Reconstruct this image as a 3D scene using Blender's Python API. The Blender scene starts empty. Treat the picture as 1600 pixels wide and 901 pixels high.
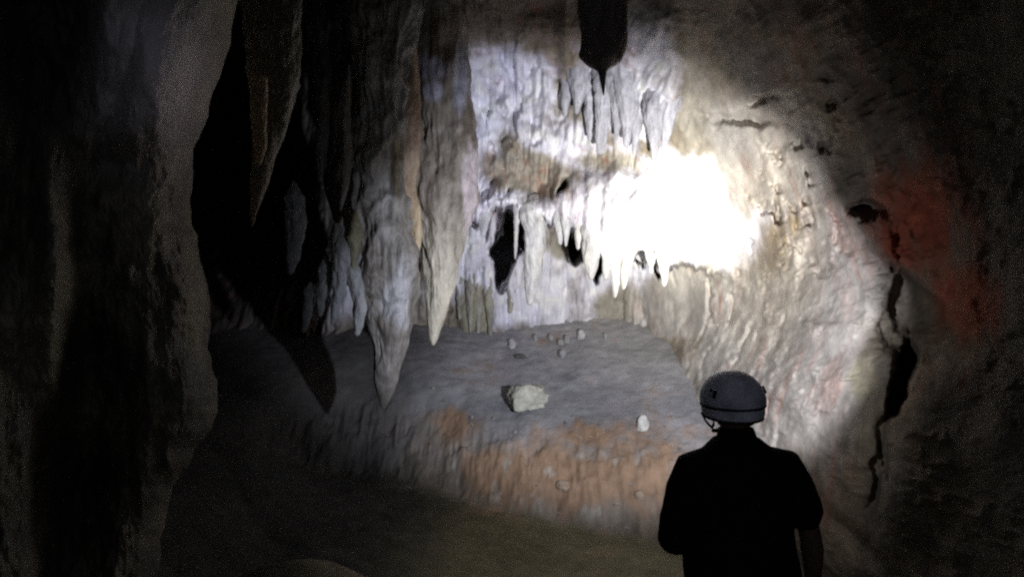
import bpy, bmesh, math, random
import numpy as np
from mathutils import Vector, Matrix
random.seed(7)
scene = bpy.context.scene
R = math.radians

# ------------------------------------------------------------------ camera
F = 1150.0                       # focal length in pixels of the 1600 px wide frame
PITCH = R(4.0)
CAM = np.array([0.0, 0.0, 1.75])
FW = np.array([0, math.cos(PITCH), math.sin(PITCH)])
UP = np.array([0, -math.sin(PITCH), math.cos(PITCH)])
RT = np.array([1.0, 0, 0])
cd = bpy.data.cameras.new('camera')
cd.sensor_width = 36.0
cd.lens = 36.0 * F / 1600.0
cd.clip_start = 0.05
cd.clip_end = 200
cam = bpy.data.objects.new('camera', cd)
cam.location = CAM
cam.rotation_euler = (R(90) + PITCH, 0, 0)
scene.collection.objects.link(cam)
scene.camera = cam

def at(px, py, Z):
    """the point that stands Z metres deep in front of the camera at a direction"""
    px = np.asarray(px, float); py = np.asarray(py, float); Z = np.asarray(Z, float)
    X = (px - 800.0) / F * Z
    Y = (450.5 - py) / F * Z
    return CAM + Z[..., None] * FW + X[..., None] * RT + Y[..., None] * UP

def to_px(P):
    d = P - CAM
    Z = d @ FW
    Z = np.maximum(Z, 0.05)
    return 800 + F * (d @ RT) / Z, 450.5 - F * (d @ UP) / Z, Z

# ------------------------------------------------------------------ world, exposure
world = bpy.data.worlds.new('World')
scene.world = world
world.use_nodes = True
bg = world.node_tree.nodes['Background']
bg.inputs[0].default_value = (0.80, 0.86, 1.0, 1)
bg.inputs[1].default_value = 0.105          # added faint ambient fill, entering where the shell is left open behind
scene.view_settings.view_transform = 'Standard'
scene.view_settings.look = 'None'
scene.view_settings.gamma = 1.0
scene.view_settings.exposure = 0.0
scene.render.engine = 'CYCLES'
scene.cycles.use_denoising = False
scene.cycles.max_bounces = 5
scene.cycles.diffuse_bounces = 4
scene.cycles.filter_width = 2.3
scene.cycles.sample_clamp_indirect = 4.0

# ------------------------------------------------------------------ the caver's headlamp
LAMP = at(1132, 590, 3.26)
def spot(name, target, power, size, blend, col, rad=0.035):
    l = bpy.data.lights.new(name, 'SPOT')
    l.energy = power; l.spot_size = R(size); l.spot_blend = blend
    l.color = col; l.shadow_soft_size = rad
    o = bpy.data.objects.new(name, l)
    o.location = LAMP
    d = Vector(target) - Vector(LAMP)
    o.rotation_euler = d.to_track_quat('-Z', 'Y').to_euler()
    scene.collection.objects.link(o)
    return o
lamps = [
    spot('lamp_core', at(1062, 346, 7.0), 1200, 28, 1.0, (1.0, 0.97, 0.80)),
    spot('lamp_beam', at(1045, 345, 7.0), 640, 54, 1.0, (1.0, 0.90, 0.64)),
    spot('lamp_spill', LAMP + 5 * np.array([math.sin(R(3.5)), math.cos(R(3.5)), math.tan(R(9))]), 660, 73, 0.55, (0.83, 0.865, 1.0)),
    spot('lamp_fringe', LAMP + 5 * np.array([math.sin(R(6)), math.cos(R(6)), math.tan(R(8))]), 36, 136, 0.7, (0.86, 0.89, 1.0)),
]

lamps[2].scale = (1.40, 1.0, 1.0)      # the lens throws a slightly wide oval

# ------------------------------------------------------------------ numpy noise
_rng = np.random.RandomState(11)
_perm = _rng.permutation(256).astype(np.int32)
_perm = np.concatenate([_perm, _perm, _perm])
_val = (_rng.rand(256) * 2 - 1).astype(np.float32)
def vnoise(P):
    P = np.asarray(P, np.float32)
    i = np.floor(P).astype(np.int32); f = P - i
    f = f * f * f * (f * (f * 6 - 15) + 10)
    i &= 255
    out = 0
    for dx in (0, 1):
        wx = f[..., 0] if dx else 1 - f[..., 0]
        a = _perm[(i[..., 0] + dx) & 255]
        for dy in (0, 1):
            wy = f[..., 1] if dy else 1 - f[..., 1]
            b = _perm[a + ((i[..., 1] + dy) & 255)]
            for dz in (0, 1):
                wz = f[..., 2] if dz else 1 - f[..., 2]
                out = out + wx * wy * wz * _val[_perm[b + ((i[..., 2] + dz) & 255)]]
    return out
def fbm(P, oct=4, gain=0.5, lac=2.03, ridged=False):
    s = 0; a = 1.0; t = 0
    P = np.asarray(P, np.float32)
    for k in range(oct):
        n = vnoise(P)
        if ridged: n = 1 - 2 * np.abs(n)
        s = s + a * n; t += a
        a *= gain; P = P * lac + np.float32(17.3)
    return s / t
def sc3(P, sx, sy, sz, off=0.0):
    return np.asarray(P) * np.array([sx, sy, sz]) + off
def sm(x, a, b):
    t = np.clip((x - a) / (b - a), 0, 1)
    return t * t * (3 - 2 * t)
def blob(px, py, cx, cy, rx, ry, ang=0.0):
    c, s = math.cos(R(ang)), math.sin(R(ang))
    u = ((px - cx) * c + (py - cy) * s) / rx
    v = (-(px - cx) * s + (py - cy) * c) / ry
    return np.exp(-(u * u + v * v))

# ------------------------------------------------------------------ materials
def rock_mat(name, bump=0.35, scale=14.0, stretch=1.0, rough=0.8, spec=0.3, fine=0.35, col=None, ystretch=1.0):
    m = bpy.data.materials.new(name); m.use_nodes = True
    nt = m.node_tree; N = nt.nodes; L = nt.links
    b = N['Principled BSDF']
    b.inputs['Roughness'].default_value = rough
    b.inputs['Specular IOR Level'].default_value = spec
    tc = N.new('ShaderNodeNewGeometry')
    mp = N.new('ShaderNodeMapping'); mp.inputs['Scale'].default_value = (1, ystretch, stretch)
    L.new(tc.outputs['Position'], mp.inputs['Vector'])
    n1 = N.new('ShaderNodeTexNoise'); n1.inputs['Scale'].default_value = scale; n1.inputs['Detail'].default_value = 6; n1.inputs['Roughness'].default_value = 0.62
    n2 = N.new('ShaderNodeTexNoise'); n2.inputs['Scale'].default_value = scale * 4.3; n2.inputs['Detail'].default_value = 4
    L.new(mp.outputs[0], n1.inputs['Vector']); L.new(mp.outputs[0], n2.inputs['Vector'])
    if col is None:
        at_ = N.new('ShaderNodeAttribute'); at_.attribute_name = 'Col'; csock = at_.outputs['Color']
    else:
        rgb = N.new('ShaderNodeRGB'); rgb.outputs[0].default_value = (*col, 1); csock = rgb.outputs[0]
    mr = N.new('ShaderNodeMapRange'); mr.inputs['From Min'].default_value = 0.3; mr.inputs['From Max'].default_value = 0.72
    mr.inputs['To Min'].default_value = 1 - fine; mr.inputs['To Max'].default_value = 1 + fine * 0.6
    L.new(n1.outputs[0], mr.inputs['Value'])
    mul = N.new('ShaderNodeVectorMath'); mul.operation = 'SCALE'
    L.new(csock, mul.inputs[0]); L.new(mr.outputs[0], mul.inputs['Scale'])
    L.new(mul.outputs[0], b.inputs['Base Color'])
    ad = N.new('ShaderNodeMath'); ad.operation = 'MULTIPLY_ADD'; ad.inputs[1].default_value = 0.45
    L.new(n2.outputs[0], ad.inputs[0]); L.new(n1.outputs[0], ad.inputs[2])
    bp = N.new('ShaderNodeBump'); bp.inputs['Strength'].default_value = bump; bp.inputs['Distance'].default_value = 0.03
    L.new(ad.outputs[0], bp.inputs['Height']); L.new(bp.outputs[0], b.inputs['Normal'])
    return m
M_flow = rock_mat('flowstone', 0.38, 11.0, 0.32, 0.75, 0.25, 0.25, ystretch=0.4)
M_drip = rock_mat('wet_dripstone', 0.6, 20.0, 0.3, 0.5, 0.45, 0.35)
M_wall = rock_mat('limestone', 0.5, 9.0, 0.8, 0.9, 0.15, 0.35, ystretch=0.55)
M_mud = rock_mat('cave_mud', 0.22, 8.0, 1.0, 0.8, 0.3, 0.25)
M_stone = rock_mat('loose_stone', 0.6, 20.0, 1.0, 0.85, 0.2, 0.3)

# ------------------------------------------------------------------ mesh helpers
def link(name, me, parent=None):
    o = bpy.data.objects.new(name, me)
    scene.collection.objects.link(o)
    if parent is not None: o.parent = parent
    return o
def tag(o, label=None, cat=None, group=None, kind=None):
    if label: o['label'] = label
    if cat: o['category'] = cat
    if group: o['group'] = group
    if kind: o['kind'] = kind
    return o
def make_mesh(name, V, Fc, mat, col=None, smooth=True):
    me = bpy.data.meshes.new(name)
    V = np.asarray(V, np.float32).reshape(-1, 3); Fc = np.asarray(Fc, np.int32)
    n = Fc.shape[1]
    me.vertices.add(len(V)); me.vertices.foreach_set('co', V.ravel())
    me.loops.add(Fc.size); me.loops.foreach_set('vertex_index', Fc.ravel())
    me.polygons.add(len(Fc)); me.polygons.foreach_set('loop_start', np.arange(0, Fc.size, n, dtype=np.int32))
    me.update(calc_edges=True)
    me.polygons.foreach_set('use_smooth', np.full(len(Fc), smooth))
    if col is not None:
        a = me.color_attributes.new('Col', 'FLOAT_COLOR', 'POINT')
        c = np.ones((len(V), 4), np.float32); c[:, :3] = np.asarray(col, np.float32).reshape(-1, 3)
        a.data.foreach_set('color', c.ravel())
    me.materials.append(mat)
    return me
def grid_faces(nr, nc, wrap=False):
    r = np.arange(nr - 1)[:, None]; c = np.arange(nc if wrap else nc - 1)[None, :]
    a = r * nc + c; b = r * nc + (c + 1) % nc
    return np.stack([a, b, b + nc, a + nc], -1).reshape(-1, 4)
def compact(V, Fc, col):
    u, inv = np.unique(Fc, return_inverse=True)
    return V.reshape(-1, 3)[u], inv.reshape(Fc.shape), col.reshape(-1, 3)[u]
def mixc(a, b, t):
    t = np.clip(t, 0, 1)[..., None]
    return a * (1 - t) + np.asarray(b) * t
def C_(*v): return np.array(v, float)
GREY = C_(0.25, 0.232, 0.205); TAN = C_(0.30, 0.245, 0.17); CALC = C_(0.76, 0.755, 0.85)
ORANGE = C_(0.235, 0.15, 0.09); DARK = C_(0.10, 0.088, 0.075); PALE = C_(0.48, 0.455, 0.42)
BROWN = C_(0.19, 0.11, 0.06); RED = C_(0.27, 0.075, 0.04); MUDG = C_(0.215, 0.215, 0.225)

# ------------------------------------------------------------------ the cave shell
ctrl = [
 # far wall behind and under the hanging flowstone
 (350,100,11.5),(350,300,12.0),(390,450,9.5),(470,520,8.6),(560,450,8.8),(560,540,9.0),(610,560,9.2),(560,250,9.2),(480,250,9.6),(500,100,9.6),
 (650,450,8.9),(760,430,8.9),(760,530,9.1),(900,500,9.1),(980,520,9.0),(1040,560,8.2),(1100,640,7.0),
 (1040,470,8.4),(1100,520,7.7),(400,620,9.0),(400,900,9.2),(700,700,9.6),(900,700,9.6),(900,1000,9.8),
 (1150,470,7.2),(1150,600,6.5),(1200,480,6.4),(1060,800,7.4),
 # right wall
 (1150,750,6.3),(1200,700,5.6),(1250,800,5.0),(1250,600,5.3),(1300,760,4.6),(1300,900,4.5),(1300,500,5.2),
 (1400,850,3.9),(1400,650,4.0),(1400,500,4.5),(1500,800,3.4),(1500,500,3.75),(1600,850,2.95),(1600,550,3.2),
 (1800,700,2.4),(2200,600,1.7),(3000,500,1.15),(1600,1300,2.7),(2200,1500,1.6),(1300,1300,4.3),(3000,1500,1.1),
 (1200,330,6.2),(1300,300,4.85),(1400,320,4.2),(1240,220,5.25),(1500,300,3.7),(1600,250,3.3),(2200,0,1.8),(3000,-300,1.1),
 # ceiling
 (1100,120,6.2),(1200,140,5.1),(1100,0,5.1),(1200,0,4.7),(1400,0,3.8),(1600,0,3.1),(1000,20,5.7),
 (900,30,6.4),(800,60,6.9),(800,0,6.3),(700,40,6.9),(600,0,6.8),(450,0,8.0),(800,-200,4.4),(1200,-200,3.8),
 (500,-200,4.8),(800,-500,2.9),(800,-1500,1.2),(1600,-500,2.1),(2500,-1200,1.0),(0,-500,2.4),(0,-1500,1.1),
 (-900,-1000,1.0),(200,0,7.0),(200,400,8.5),(200,800,8.0),(-200,400,5.0),(-1000,400,2.0),(-1500,500,1.3),(-1500,1500,1.3),(0,1500,7.0),
 # front of the hanging flowstone above its lower edge
]
ctrlF = [
 (640,100,7.3),(700,200,7.35),(760,200,7.4),(760,330,7.2),(850,120,7.3),(850,250,7.25),(850,340,7.1),(930,60,6.9),(950,150,7.0),
 (950,260,7.05),(950,350,6.9),(1050,200,6.8),(1050,300,6.8),(1050,400,6.65),(1150,250,6.5),(1150,350,6.4),(1200,420,6.1),(640,0,6.9),(900,0,6.4),(1100,0,5.2),(1000,500,6.9),(760,500,7.3),(1200,600,5.8),(1300,500,5.2),(1300,300,5.4),
]
def tps(ctrl, px, py, lam=0.02):
    c = np.array(ctrl, float); q = c[:, :2] / 1000.0; z = np.log(c[:, 2])
    def ker(r2): return 0.5 * r2 * np.log(r2 + 1e-12)
    n = len(q)
    K = ker(((q[:, None] - q[None]) ** 2).sum(-1)) + lam * 0.02 * np.eye(n)
    Pm = np.concatenate([np.ones((n, 1)), q], 1)
    A = np.block([[K, Pm], [Pm.T, np.zeros((3, 3))]])
    w = np.linalg.solve(A, np.concatenate([z, np.zeros(3)]))
    X = px / 1000.0; Y = py / 1000.0
    out = w[n] + w[n + 1] * X + w[n + 2] * Y
    for k in range(n):
        out = out + w[k] * ker((X - q[k, 0]) ** 2 + (Y - q[k, 1]) ** 2)
    return np.exp(np.clip(out, math.log(0.9), math.log(13)))

def axis(lo, a, b, hi, step, outer):
    mid = np.arange(a, b + 0.1, step)
    left = a - (np.linspace(0, 1, outer)[1:] ** 1.8) * (a - lo)
    right = b + (np.linspace(0, 1, outer)[1:] ** 1.8) * (hi - b)
    return np.concatenate([left[::-1], mid, right])
gx = axis(-1500, 280, 1640, 3000, 2.3, 60)
gy = axis(-1500, -20, 920, 1500, 2.3, 45)
PX, PY = np.meshgrid(gx, gy)
D0 = tps(ctrl, PX, PY); DF = tps(ctrlF, np.clip(PX, 560, 1300), np.clip(PY, -30, 600))
# lower edge of the hanging flowstone, with small teeth
ex = [560, 640, 700, 740, 765, 775, 805, 815, 860, 885, 915, 950, 1000, 1040, 1090, 1130, 1180, 1260]
ey = [140, 250, 330, 352, 338, 330, 332, 340, 345, 352, 372, 392, 405, 408, 415, 428, 445, 470]
edge = np.interp(gx, ex, ey)
tooth = fbm(np.stack([gx / 11.0, gx * 0, gx * 0 + 3], -1), 2) * 13 + fbm(np.stack([gx / 4.5, gx * 0, gx * 0 + 9], -1), 2, ridged=True) * 5
edge = edge + tooth
over = 1 - sm(PY, edge[None] - 3, edge[None] + 3.5)
inx = sm(PX, 585, 660) * (1 - sm(PX, 1030, 1150))
over = over * inx * sm(PY, -60, 40)
front = np.minimum(DF, D0)
Dm = D0 * (1 - over) + front * over
# the rounded curl of the lip
Dm += over * 0.35 * np.exp(-np.clip(edge[None] - PY, 0, 200) / 9.0)
ey2 = np.interp(gx, [850, 875, 905, 940, 985, 1030, 1060, 1100], [112, 128, 122, 120, 150, 170, 160, 150]) + 0.7 * tooth
ov2 = (1 - sm(PY, ey2[None] - 4, ey2[None] + 4)) * sm(PX, 862, 885) * (1 - sm(PX, 1045, 1080)) * sm(PY, -40, 60)
Dm -= 0.34 * ov2 * (1 - 0.6 * np.exp(-np.clip(ey2[None] - PY, 0, 99) / 8.0))
# recessed hollows between the curtains of the upper flowstone
def hollow(cx, cy, rx, ry, d, ang=0.0, sharp=4):
    c, s = math.cos(R(ang)), math.sin(R(ang))
    u = ((PX - cx) * c + (PY - cy) * s) / rx; v = (-(PX - cx) * s + (PY - cy) * c) / ry
    return d * np.exp(-np.abs(u * u + v * v) ** (sharp / 2.0))
warp = 9 * fbm(np.stack([PX / 40, PY / 40, PX * 0], -1), 2) + 7 * fbm(np.stack([PX / 13, PY / 22, PX * 0 + 5], -1), 3)
PXo, PYo = PX, PY
PX = PX + warp; PY = PY + warp * 1.3
Dm += hollow(820, 268, 62, 36, 0.30, 8, 3)          # tan niche between two white sheets
Dm += hollow(800, 140, 36, 24, 0.10, 0)
Dm += hollow(700, 135, 28, 16, 0.25, 10)
Dm += hollow(930, 245, 70, 26, 0.22, 4, 3)          # under the upper fringe
Dm += hollow(766, 303, 9, 26, 0.30, 10)
Dm += hollow(876, 290, 5, 17, 0.5, 8)
Dm += hollow(862, 55, 48, 32, -0.2, 0, 2)
Dm += hollow(1160, 185, 60, 10, 0.22, 6, 3)
Dm += hollow(1222, 220, 22, 22, 0.10, 20, 3)
Dm += hollow(1192, 160, 22, 8, 0.22, -20, 3)
# the deep black holes
Dm += hollow(791, 388, 16, 60, 3.2, 9, 10)
Dm += hollow(815, 370, 6, 32, 2.6, -5, 8)
Dm += hollow(897, 383, 13, 25, 3.0, 0, 8)
Dm += hollow(939, 408, 7, 36, 2.8, 6, 8)
Dm += hollow(640, 395, 11, 44, 2.6, 0, 8)
Dm += hollow(1008, 408, 12, 10, 2.2, 0, 8)
Dm += hollow(1028, 418, 4, 16, 2.0, 0, 8)
# crevice in the right wall
Dm += hollow(1408, 597, 12, 54, 1.2, 14, 3)
Dm += hollow(1376, 720, 10, 95, 0.18, 8, 2)
Dm += hollow(1388, 525, 14, 34, 0.12, -30, 2)
Dm += hollow(1360, 330, 34, 14, 0.35, 10, 4)
Dm += hollow(1345, 850, 12, 110, 0.12, -45, 2)
# ledge under the red rock
ledge = (PY - (405 + (PX - 1380) * 0.80))
Dm += sm(PX, 1330, 1440) * 0.30 * (sm(ledge, -20, 8) - sm(ledge, 8, 200)) 
# corner of the lit rock at the right wall
Dm += sm(PX, 1392, 1408) * (1 - sm(PX, 1408, 1600)) * blob(PX, PY, 1400, 440, 130, 90) * 0.22
PX, PY = PXo, PYo
P0 = at(PX, PY, 0.85 * D0 + 0.15 * Dm)
rightw = sm(PX + (PY - 300) * 0.55, 1090, 1230)
ceilw = 1 - sm(PY, 15, 95)
# displacement: vertical fluting on flowstone, lumps and pits on the limestone
fl = fbm(sc3(P0, 5.5, 1.2, 1.0), 4, 0.55, ridged=True) * 0.12 + fbm(sc3(P0, 17, 3, 2.6), 3, 0.5) * 0.03 + fbm(sc3(P0, 1.6, 0.8, 0.9, 5), 2) * 0.16 + fbm(sc3(P0, 4, 1.2, 2.4, 45), 4, 0.52) * 0.15
slit = fbm(sc3(P0, 13, 2.0, 1.9, 37), 2, 0.5, ridged=True) + 0.5 * fbm(sc3(P0, 3, 1, 2, 71), 2)
fl = fl + np.clip(slit - 0.66, 0, 0.5) * 0.42 * sm(PX, 400, 450) * (1 - 0.6 * sm(PX, 760, 860)) * (1 - sm(PX, 960, 1080))
fl = fl * (1 - 0.5 * sm(PX, 980, 1100)) * (1 - 0.6 * (1 - over) * sm(PY, 400, 450) * sm(PX, 700, 780))
lump = fbm(sc3(P0, 1.3, 1.3, 1.5, 9), 3) * 0.22 + fbm(sc3(P0, 4.5, 2.2, 5.0, 2), 5, 0.52) * 0.075 - np.clip(fbm(sc3(P0, 3.1, 1.6, 4.2, 77), 4, 0.6, ridged=True) - 0.42, 0, 1) * 0.14
pits = np.clip(fbm(sc3(P0, 7, 4.5, 8, 31), 3) - 0.12, 0, 1)
pits = pits * (0.25 + 0.75 * (1 - sm(PX, 1270, 1360)))
lump = lump + pits * 0.42 * sm(PX, 1080, 1150) * (1 - sm(PY, 300, 520)) * sm(PY, 90, 160) + pits * 0.05
wR = np.clip(rightw + ceilw * 0.7, 0, 1)
disp = fl * (1 - wR) + lump * wR
# sharp vertical cracks on the wall under the flowstone
under = (1 - over) * sm(PX, 690, 760) * (1 - sm(PX, 1180, 1260)) * sm(PY, 400, 430)
cr = fbm(sc3(P0, 7, 2, 1.4, 61), 3, 0.6, ridged=True)
disp = disp + under * np.clip(cr - 0.45, 0, 1) * 0.22
near = np.clip(Dm / 5.0, 0.35, 1.0)
Dd = Dm + disp * near
P = at(PX, PY, Dd)

SURF = Dd.copy()
def surf(px, py):
    i = int(np.clip(np.searchsorted(gy, py), 1, len(gy) - 2)); j = int(np.clip(np.searchsorted(gx, px), 1, len(gx) - 2))
    return float(np.median(SURF[i - 1:i + 2, j - 1:j + 2]))
# colours of the rock, with some shade and beam falloff mixed in
n1 = fbm(sc3(P0, 1.3, 1.3, 0.9, 3), 4); n2 = fbm(sc3(P0, 5, 5, 1.4, 8), 4, 0.6); n3 = fbm(sc3(P0, 9, 9, 9, 4), 3)
col = np.broadcast_to(GREY, P.shape).copy()
col = mixc(col, TAN, 0.5 + 1.2 * n1)
wob = 0.55 * n1 + 0.65 * n2
def patch(c, t, target, soft=0.18):
    return mixc(c, target, sm(t + wob * 0.55, 0.45 - soft, 0.45 + soft))
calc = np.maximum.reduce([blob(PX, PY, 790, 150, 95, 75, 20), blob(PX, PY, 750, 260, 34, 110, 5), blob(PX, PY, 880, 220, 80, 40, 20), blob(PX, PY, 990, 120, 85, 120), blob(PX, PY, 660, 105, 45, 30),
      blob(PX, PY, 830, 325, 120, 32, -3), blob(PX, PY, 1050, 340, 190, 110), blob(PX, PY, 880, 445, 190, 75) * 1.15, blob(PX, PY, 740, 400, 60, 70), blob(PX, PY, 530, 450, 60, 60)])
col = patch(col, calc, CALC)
tanp = np.maximum.reduce([blob(PX, PY, 825, 268, 70, 34, 8), blob(PX, PY, 950, 252, 70, 20, 4) * 0.7, blob(PX, PY, 880, 385, 40, 26), blob(PX, PY, 960, 480, 45, 40), blob(PX, PY, 1090, 180, 50, 60)])
col = patch(col, tanp * 0.9, C_(0.36, 0.335, 0.285))
col = patch(col, blob(PX, PY, 740, 490, 30, 50) , C_(0.36, 0.34, 0.24))
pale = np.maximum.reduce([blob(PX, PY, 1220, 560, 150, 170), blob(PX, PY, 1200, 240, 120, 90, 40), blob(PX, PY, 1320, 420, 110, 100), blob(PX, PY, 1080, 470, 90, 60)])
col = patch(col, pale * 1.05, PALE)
col = col * (1 - 0.42 * sm(PX + (PY - 400) * 0.25, 1150, 1330))[..., None] * mixc(np.ones(3) + 0 * col, C_(1.0, 0.95, 0.87), sm(PX, 1120, 1220))  # right wall darkened in colour to offset the nearer lamp
streak = fbm(sc3(P0, 14, 14, 3, 91), 4, 0.6)
col = patch(col, blob(PX, PY, 1298, 590, 20, 60, 15) * 0.65 + 0.25 * streak, C_(0.22, 0.17, 0.14))
col = patch(col, blob(PX, PY, 1350, 590, 22, 40), C_(0.25, 0.22, 0.15))
col = mixc(col, C_(0.30, 0.27, 0.24), sm(fbm(sc3(P0, 2.6, 1, 1.9, 55), 5, 0.6), 0.12, 0.4) * 0.55 * (1 - rightw))
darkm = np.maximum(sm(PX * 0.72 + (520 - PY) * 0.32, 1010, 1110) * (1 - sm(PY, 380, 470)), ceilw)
col = mixc(col, C_(0.15, 0.13, 0.105), darkm * 0.75 + n2 * 0.3)  # shade past the beam edge, upper right and ceiling, put into the colour
col = mixc(col, C_(0.07, 0.068, 0.065), 1 - sm(PX - np.clip(PY - 450, 0, 200) * 0.5 + 60 * n1, 440, 640))  # far left darkened in colour to read as shadow
red = blob(PX, PY, 1415, 350, 85, 95, 45); red = np.maximum(red, blob(PX, PY, 1520, 470, 70, 50, 50) * 0.9)
col = patch(col, red * 0.85 + 0.35 * streak, RED, 0.4)
col = col * (1 + 0.22 * n3 + 0.15 * n2)[..., None]
# darker colour in the pits
col = mixc(col, C_(0.07, 0.06, 0.05), np.clip(pits * 1.5, 0, 1) * wR * 0.3)
col = np.clip(col, 0.01, 0.8)

faces = grid_faces(*PX.shape)
cx = PX.ravel()[faces].mean(1); cy = PY.ravel()[faces].mean(1)
wr = (cx + (cy - 300) * 0.12 > 1215) & (cy > 180 - (cx - 1215) * 0.35)
ce = (~wr) & (cy < 45) | ((~wr) & (cx < 620) & (cy < 60)) | ((~wr) & (cx > 1090) & (cy < 130))
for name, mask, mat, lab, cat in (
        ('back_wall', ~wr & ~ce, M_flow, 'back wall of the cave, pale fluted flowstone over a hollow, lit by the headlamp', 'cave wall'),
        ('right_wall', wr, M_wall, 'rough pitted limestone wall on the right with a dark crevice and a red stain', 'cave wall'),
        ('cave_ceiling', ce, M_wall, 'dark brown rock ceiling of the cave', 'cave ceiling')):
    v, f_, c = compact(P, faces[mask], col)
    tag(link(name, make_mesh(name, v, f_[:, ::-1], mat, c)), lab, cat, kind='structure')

# ------------------------------------------------------------------ floor and clay bank: one sheet of ground
def smin(a, b, k):
    h = np.clip(0.5 + 0.5 * (b - a) / k, 0, 1)
    return b * (1 - h) + a * h - k * h * (1 - h)
def ground_z(x, y):
    fz = -0.08 + 0.16 * sm(y, 3, 6) + 0.12 * np.clip(y - 6, 0, 9) + 0.07 * np.clip(1.2 - x, 0, 3.5) * sm(y, 3.5, 6.5)
    fz = fz + 0.66 * np.exp(-(((x + 1.12) / 0.85) ** 2 + ((y - 3.9) / 0.7) ** 2)) + 0.5 * sm(-x, 1.6, 3.2)
    s = (y - np.interp(x, [-6, -3, -1.5, -0.7, 0.3, 1.2, 2.2], [7.0, 7.15, 7.2, 7.0, 6.5, 6.0, 5.3])) * 0.86
    Pn = np.stack([x * 1.1, y * 1.1, x * 0], -1)
    s = s + 0.16 * fbm(Pn, 3)
    face = fz + np.clip(s, 0, 9) * 1.15 * sm(s, -0.05, 0.25)
    shelf = 0.95 + (y - 7.3) * 0.5 + 0.12 * np.clip(x, -0.3, 3) + 0.1 * np.clip(-x - 0.1, 0, 1.5)
    shelf = np.maximum(shelf, fz)
    return smin(face, shelf, 0.16), s
xs = np.concatenate([np.linspace(-6, -2.6, 50)[:-1], np.arange(-2.6, 3.0, 0.0125), np.linspace(3.0, 6, 40)])
ys = np.concatenate([np.linspace(-3, 3.6, 90)[:-1], np.arange(3.6, 9.3, 0.017), np.linspace(9.32, 11, 20)])
GX, GY = np.meshgrid(xs, ys)
gz, s_ = ground_z(GX, GY)
G3 = np.stack([GX, GY, gz], -1)
bankw = sm(s_, -0.05, 0.15) * (1 - sm(gz - (0.85 + (GY - 7.3) * 0.42 + 0.12 * np.clip(GX, -0.3, 3)), -0.1, 0.15))
gz = gz + fbm(sc3(G3, 2.2, 2.2, 0, 4), 3) * 0.03 + fbm(sc3(G3, 7, 12, 0, 4), 4, 0.6) * 0.012
rill = fbm(sc3(G3, 5.5, 2.2, 1.4, 14), 4, 0.6, ridged=True)
gz = gz + bankw * (rill * 0.07 + fbm(sc3(G3, 11, 8, 6, 24), 3, 0.6) * 0.045)
G3 = np.stack([GX, GY, gz], -1)
gpx, gpy, gZ = to_px(G3)
m1 = fbm(sc3(G3, 1.2, 1.2, 1.2, 7), 4); m2 = fbm(sc3(G3, 5, 5, 3, 8), 4, 0.6)
gc = np.broadcast_to(MUDG, G3.shape).copy()
gc = mixc(gc, C_(0.225, 0.19, 0.15), np.maximum(bankw, sm(s_, -0.3, -0.1) * (1 - sm(s_, 0.1, 0.3))) * 0.85)
floorw = 1 - sm(s_ + 0.15 * m1 + 0.12 * m2, -0.15, 0.15)
gc = mixc(gc, C_(0.33, 0.325, 0.33), sm(GY + m1, 6.9, 7.8) * (1 - floorw))
gc = mixc(gc, C_(0.175, 0.16, 0.095), floorw)
gc = mixc(gc, C_(0.03, 0.028, 0.022), floorw * sm(-GX + 0.5 * m1, 0.2, 1.2))  # shade on the left of the floor mixed into the colour
gc = mixc(gc, C_(0.27, 0.225, 0.14), floorw * blob(GX, GY, -1.05, 3.7, 0.8, 0.7) * 1.1)  # mound lightened in colour, as if softly lit
ob = np.maximum.reduce([blob(GX, gz, -0.55, 0.90, 0.26, 0.20), blob(GX, gz, -0.1, 0.50, 0.50, 0.26) * 0.9, blob(GX, gz, 0.55, 0.55, 0.55, 0.28), blob(GX, gz, 0.95, 0.6, 0.5, 0.35), blob(GX, gz, 0.75, 0.85, 0.3, 0.14)]) * (1 - floorw)
gc = mixc(gc, ORANGE, sm(ob + 0.5 * m1 + 0.35 * rill + 0.5 * m2, 0.20, 0.95) * 0.95)
gc = mixc(gc, C_(0.20, 0.13, 0.09), bankw * sm(m2, 0.1, 0.4) * 0.5)
gc = mixc(gc, C_(0.42, 0.38, 0.32), bankw * sm(-m2, 0.22, 0.45) * 0.6)
gc = mixc(gc, C_(0.045, 0.044, 0.043), sm(-GX + 0.3 * m1, 0.35, 1.45) * 0.93)  # left ground darkened in colour to fade out of the beam
gc = np.clip(gc * (1 + 0.3 * m2 + 0.2 * m1)[..., None], 0.01, 0.8)
gf = grid_faces(*GX.shape)
fsel = s_.ravel()[gf].mean(1) < 0.0
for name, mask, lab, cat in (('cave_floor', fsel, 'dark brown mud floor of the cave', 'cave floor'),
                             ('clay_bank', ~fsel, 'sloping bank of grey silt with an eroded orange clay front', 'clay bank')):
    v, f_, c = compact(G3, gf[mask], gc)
    tag(link(name, make_mesh(name, v, f_, M_mud, c)), lab, cat, kind='structure')

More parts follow.
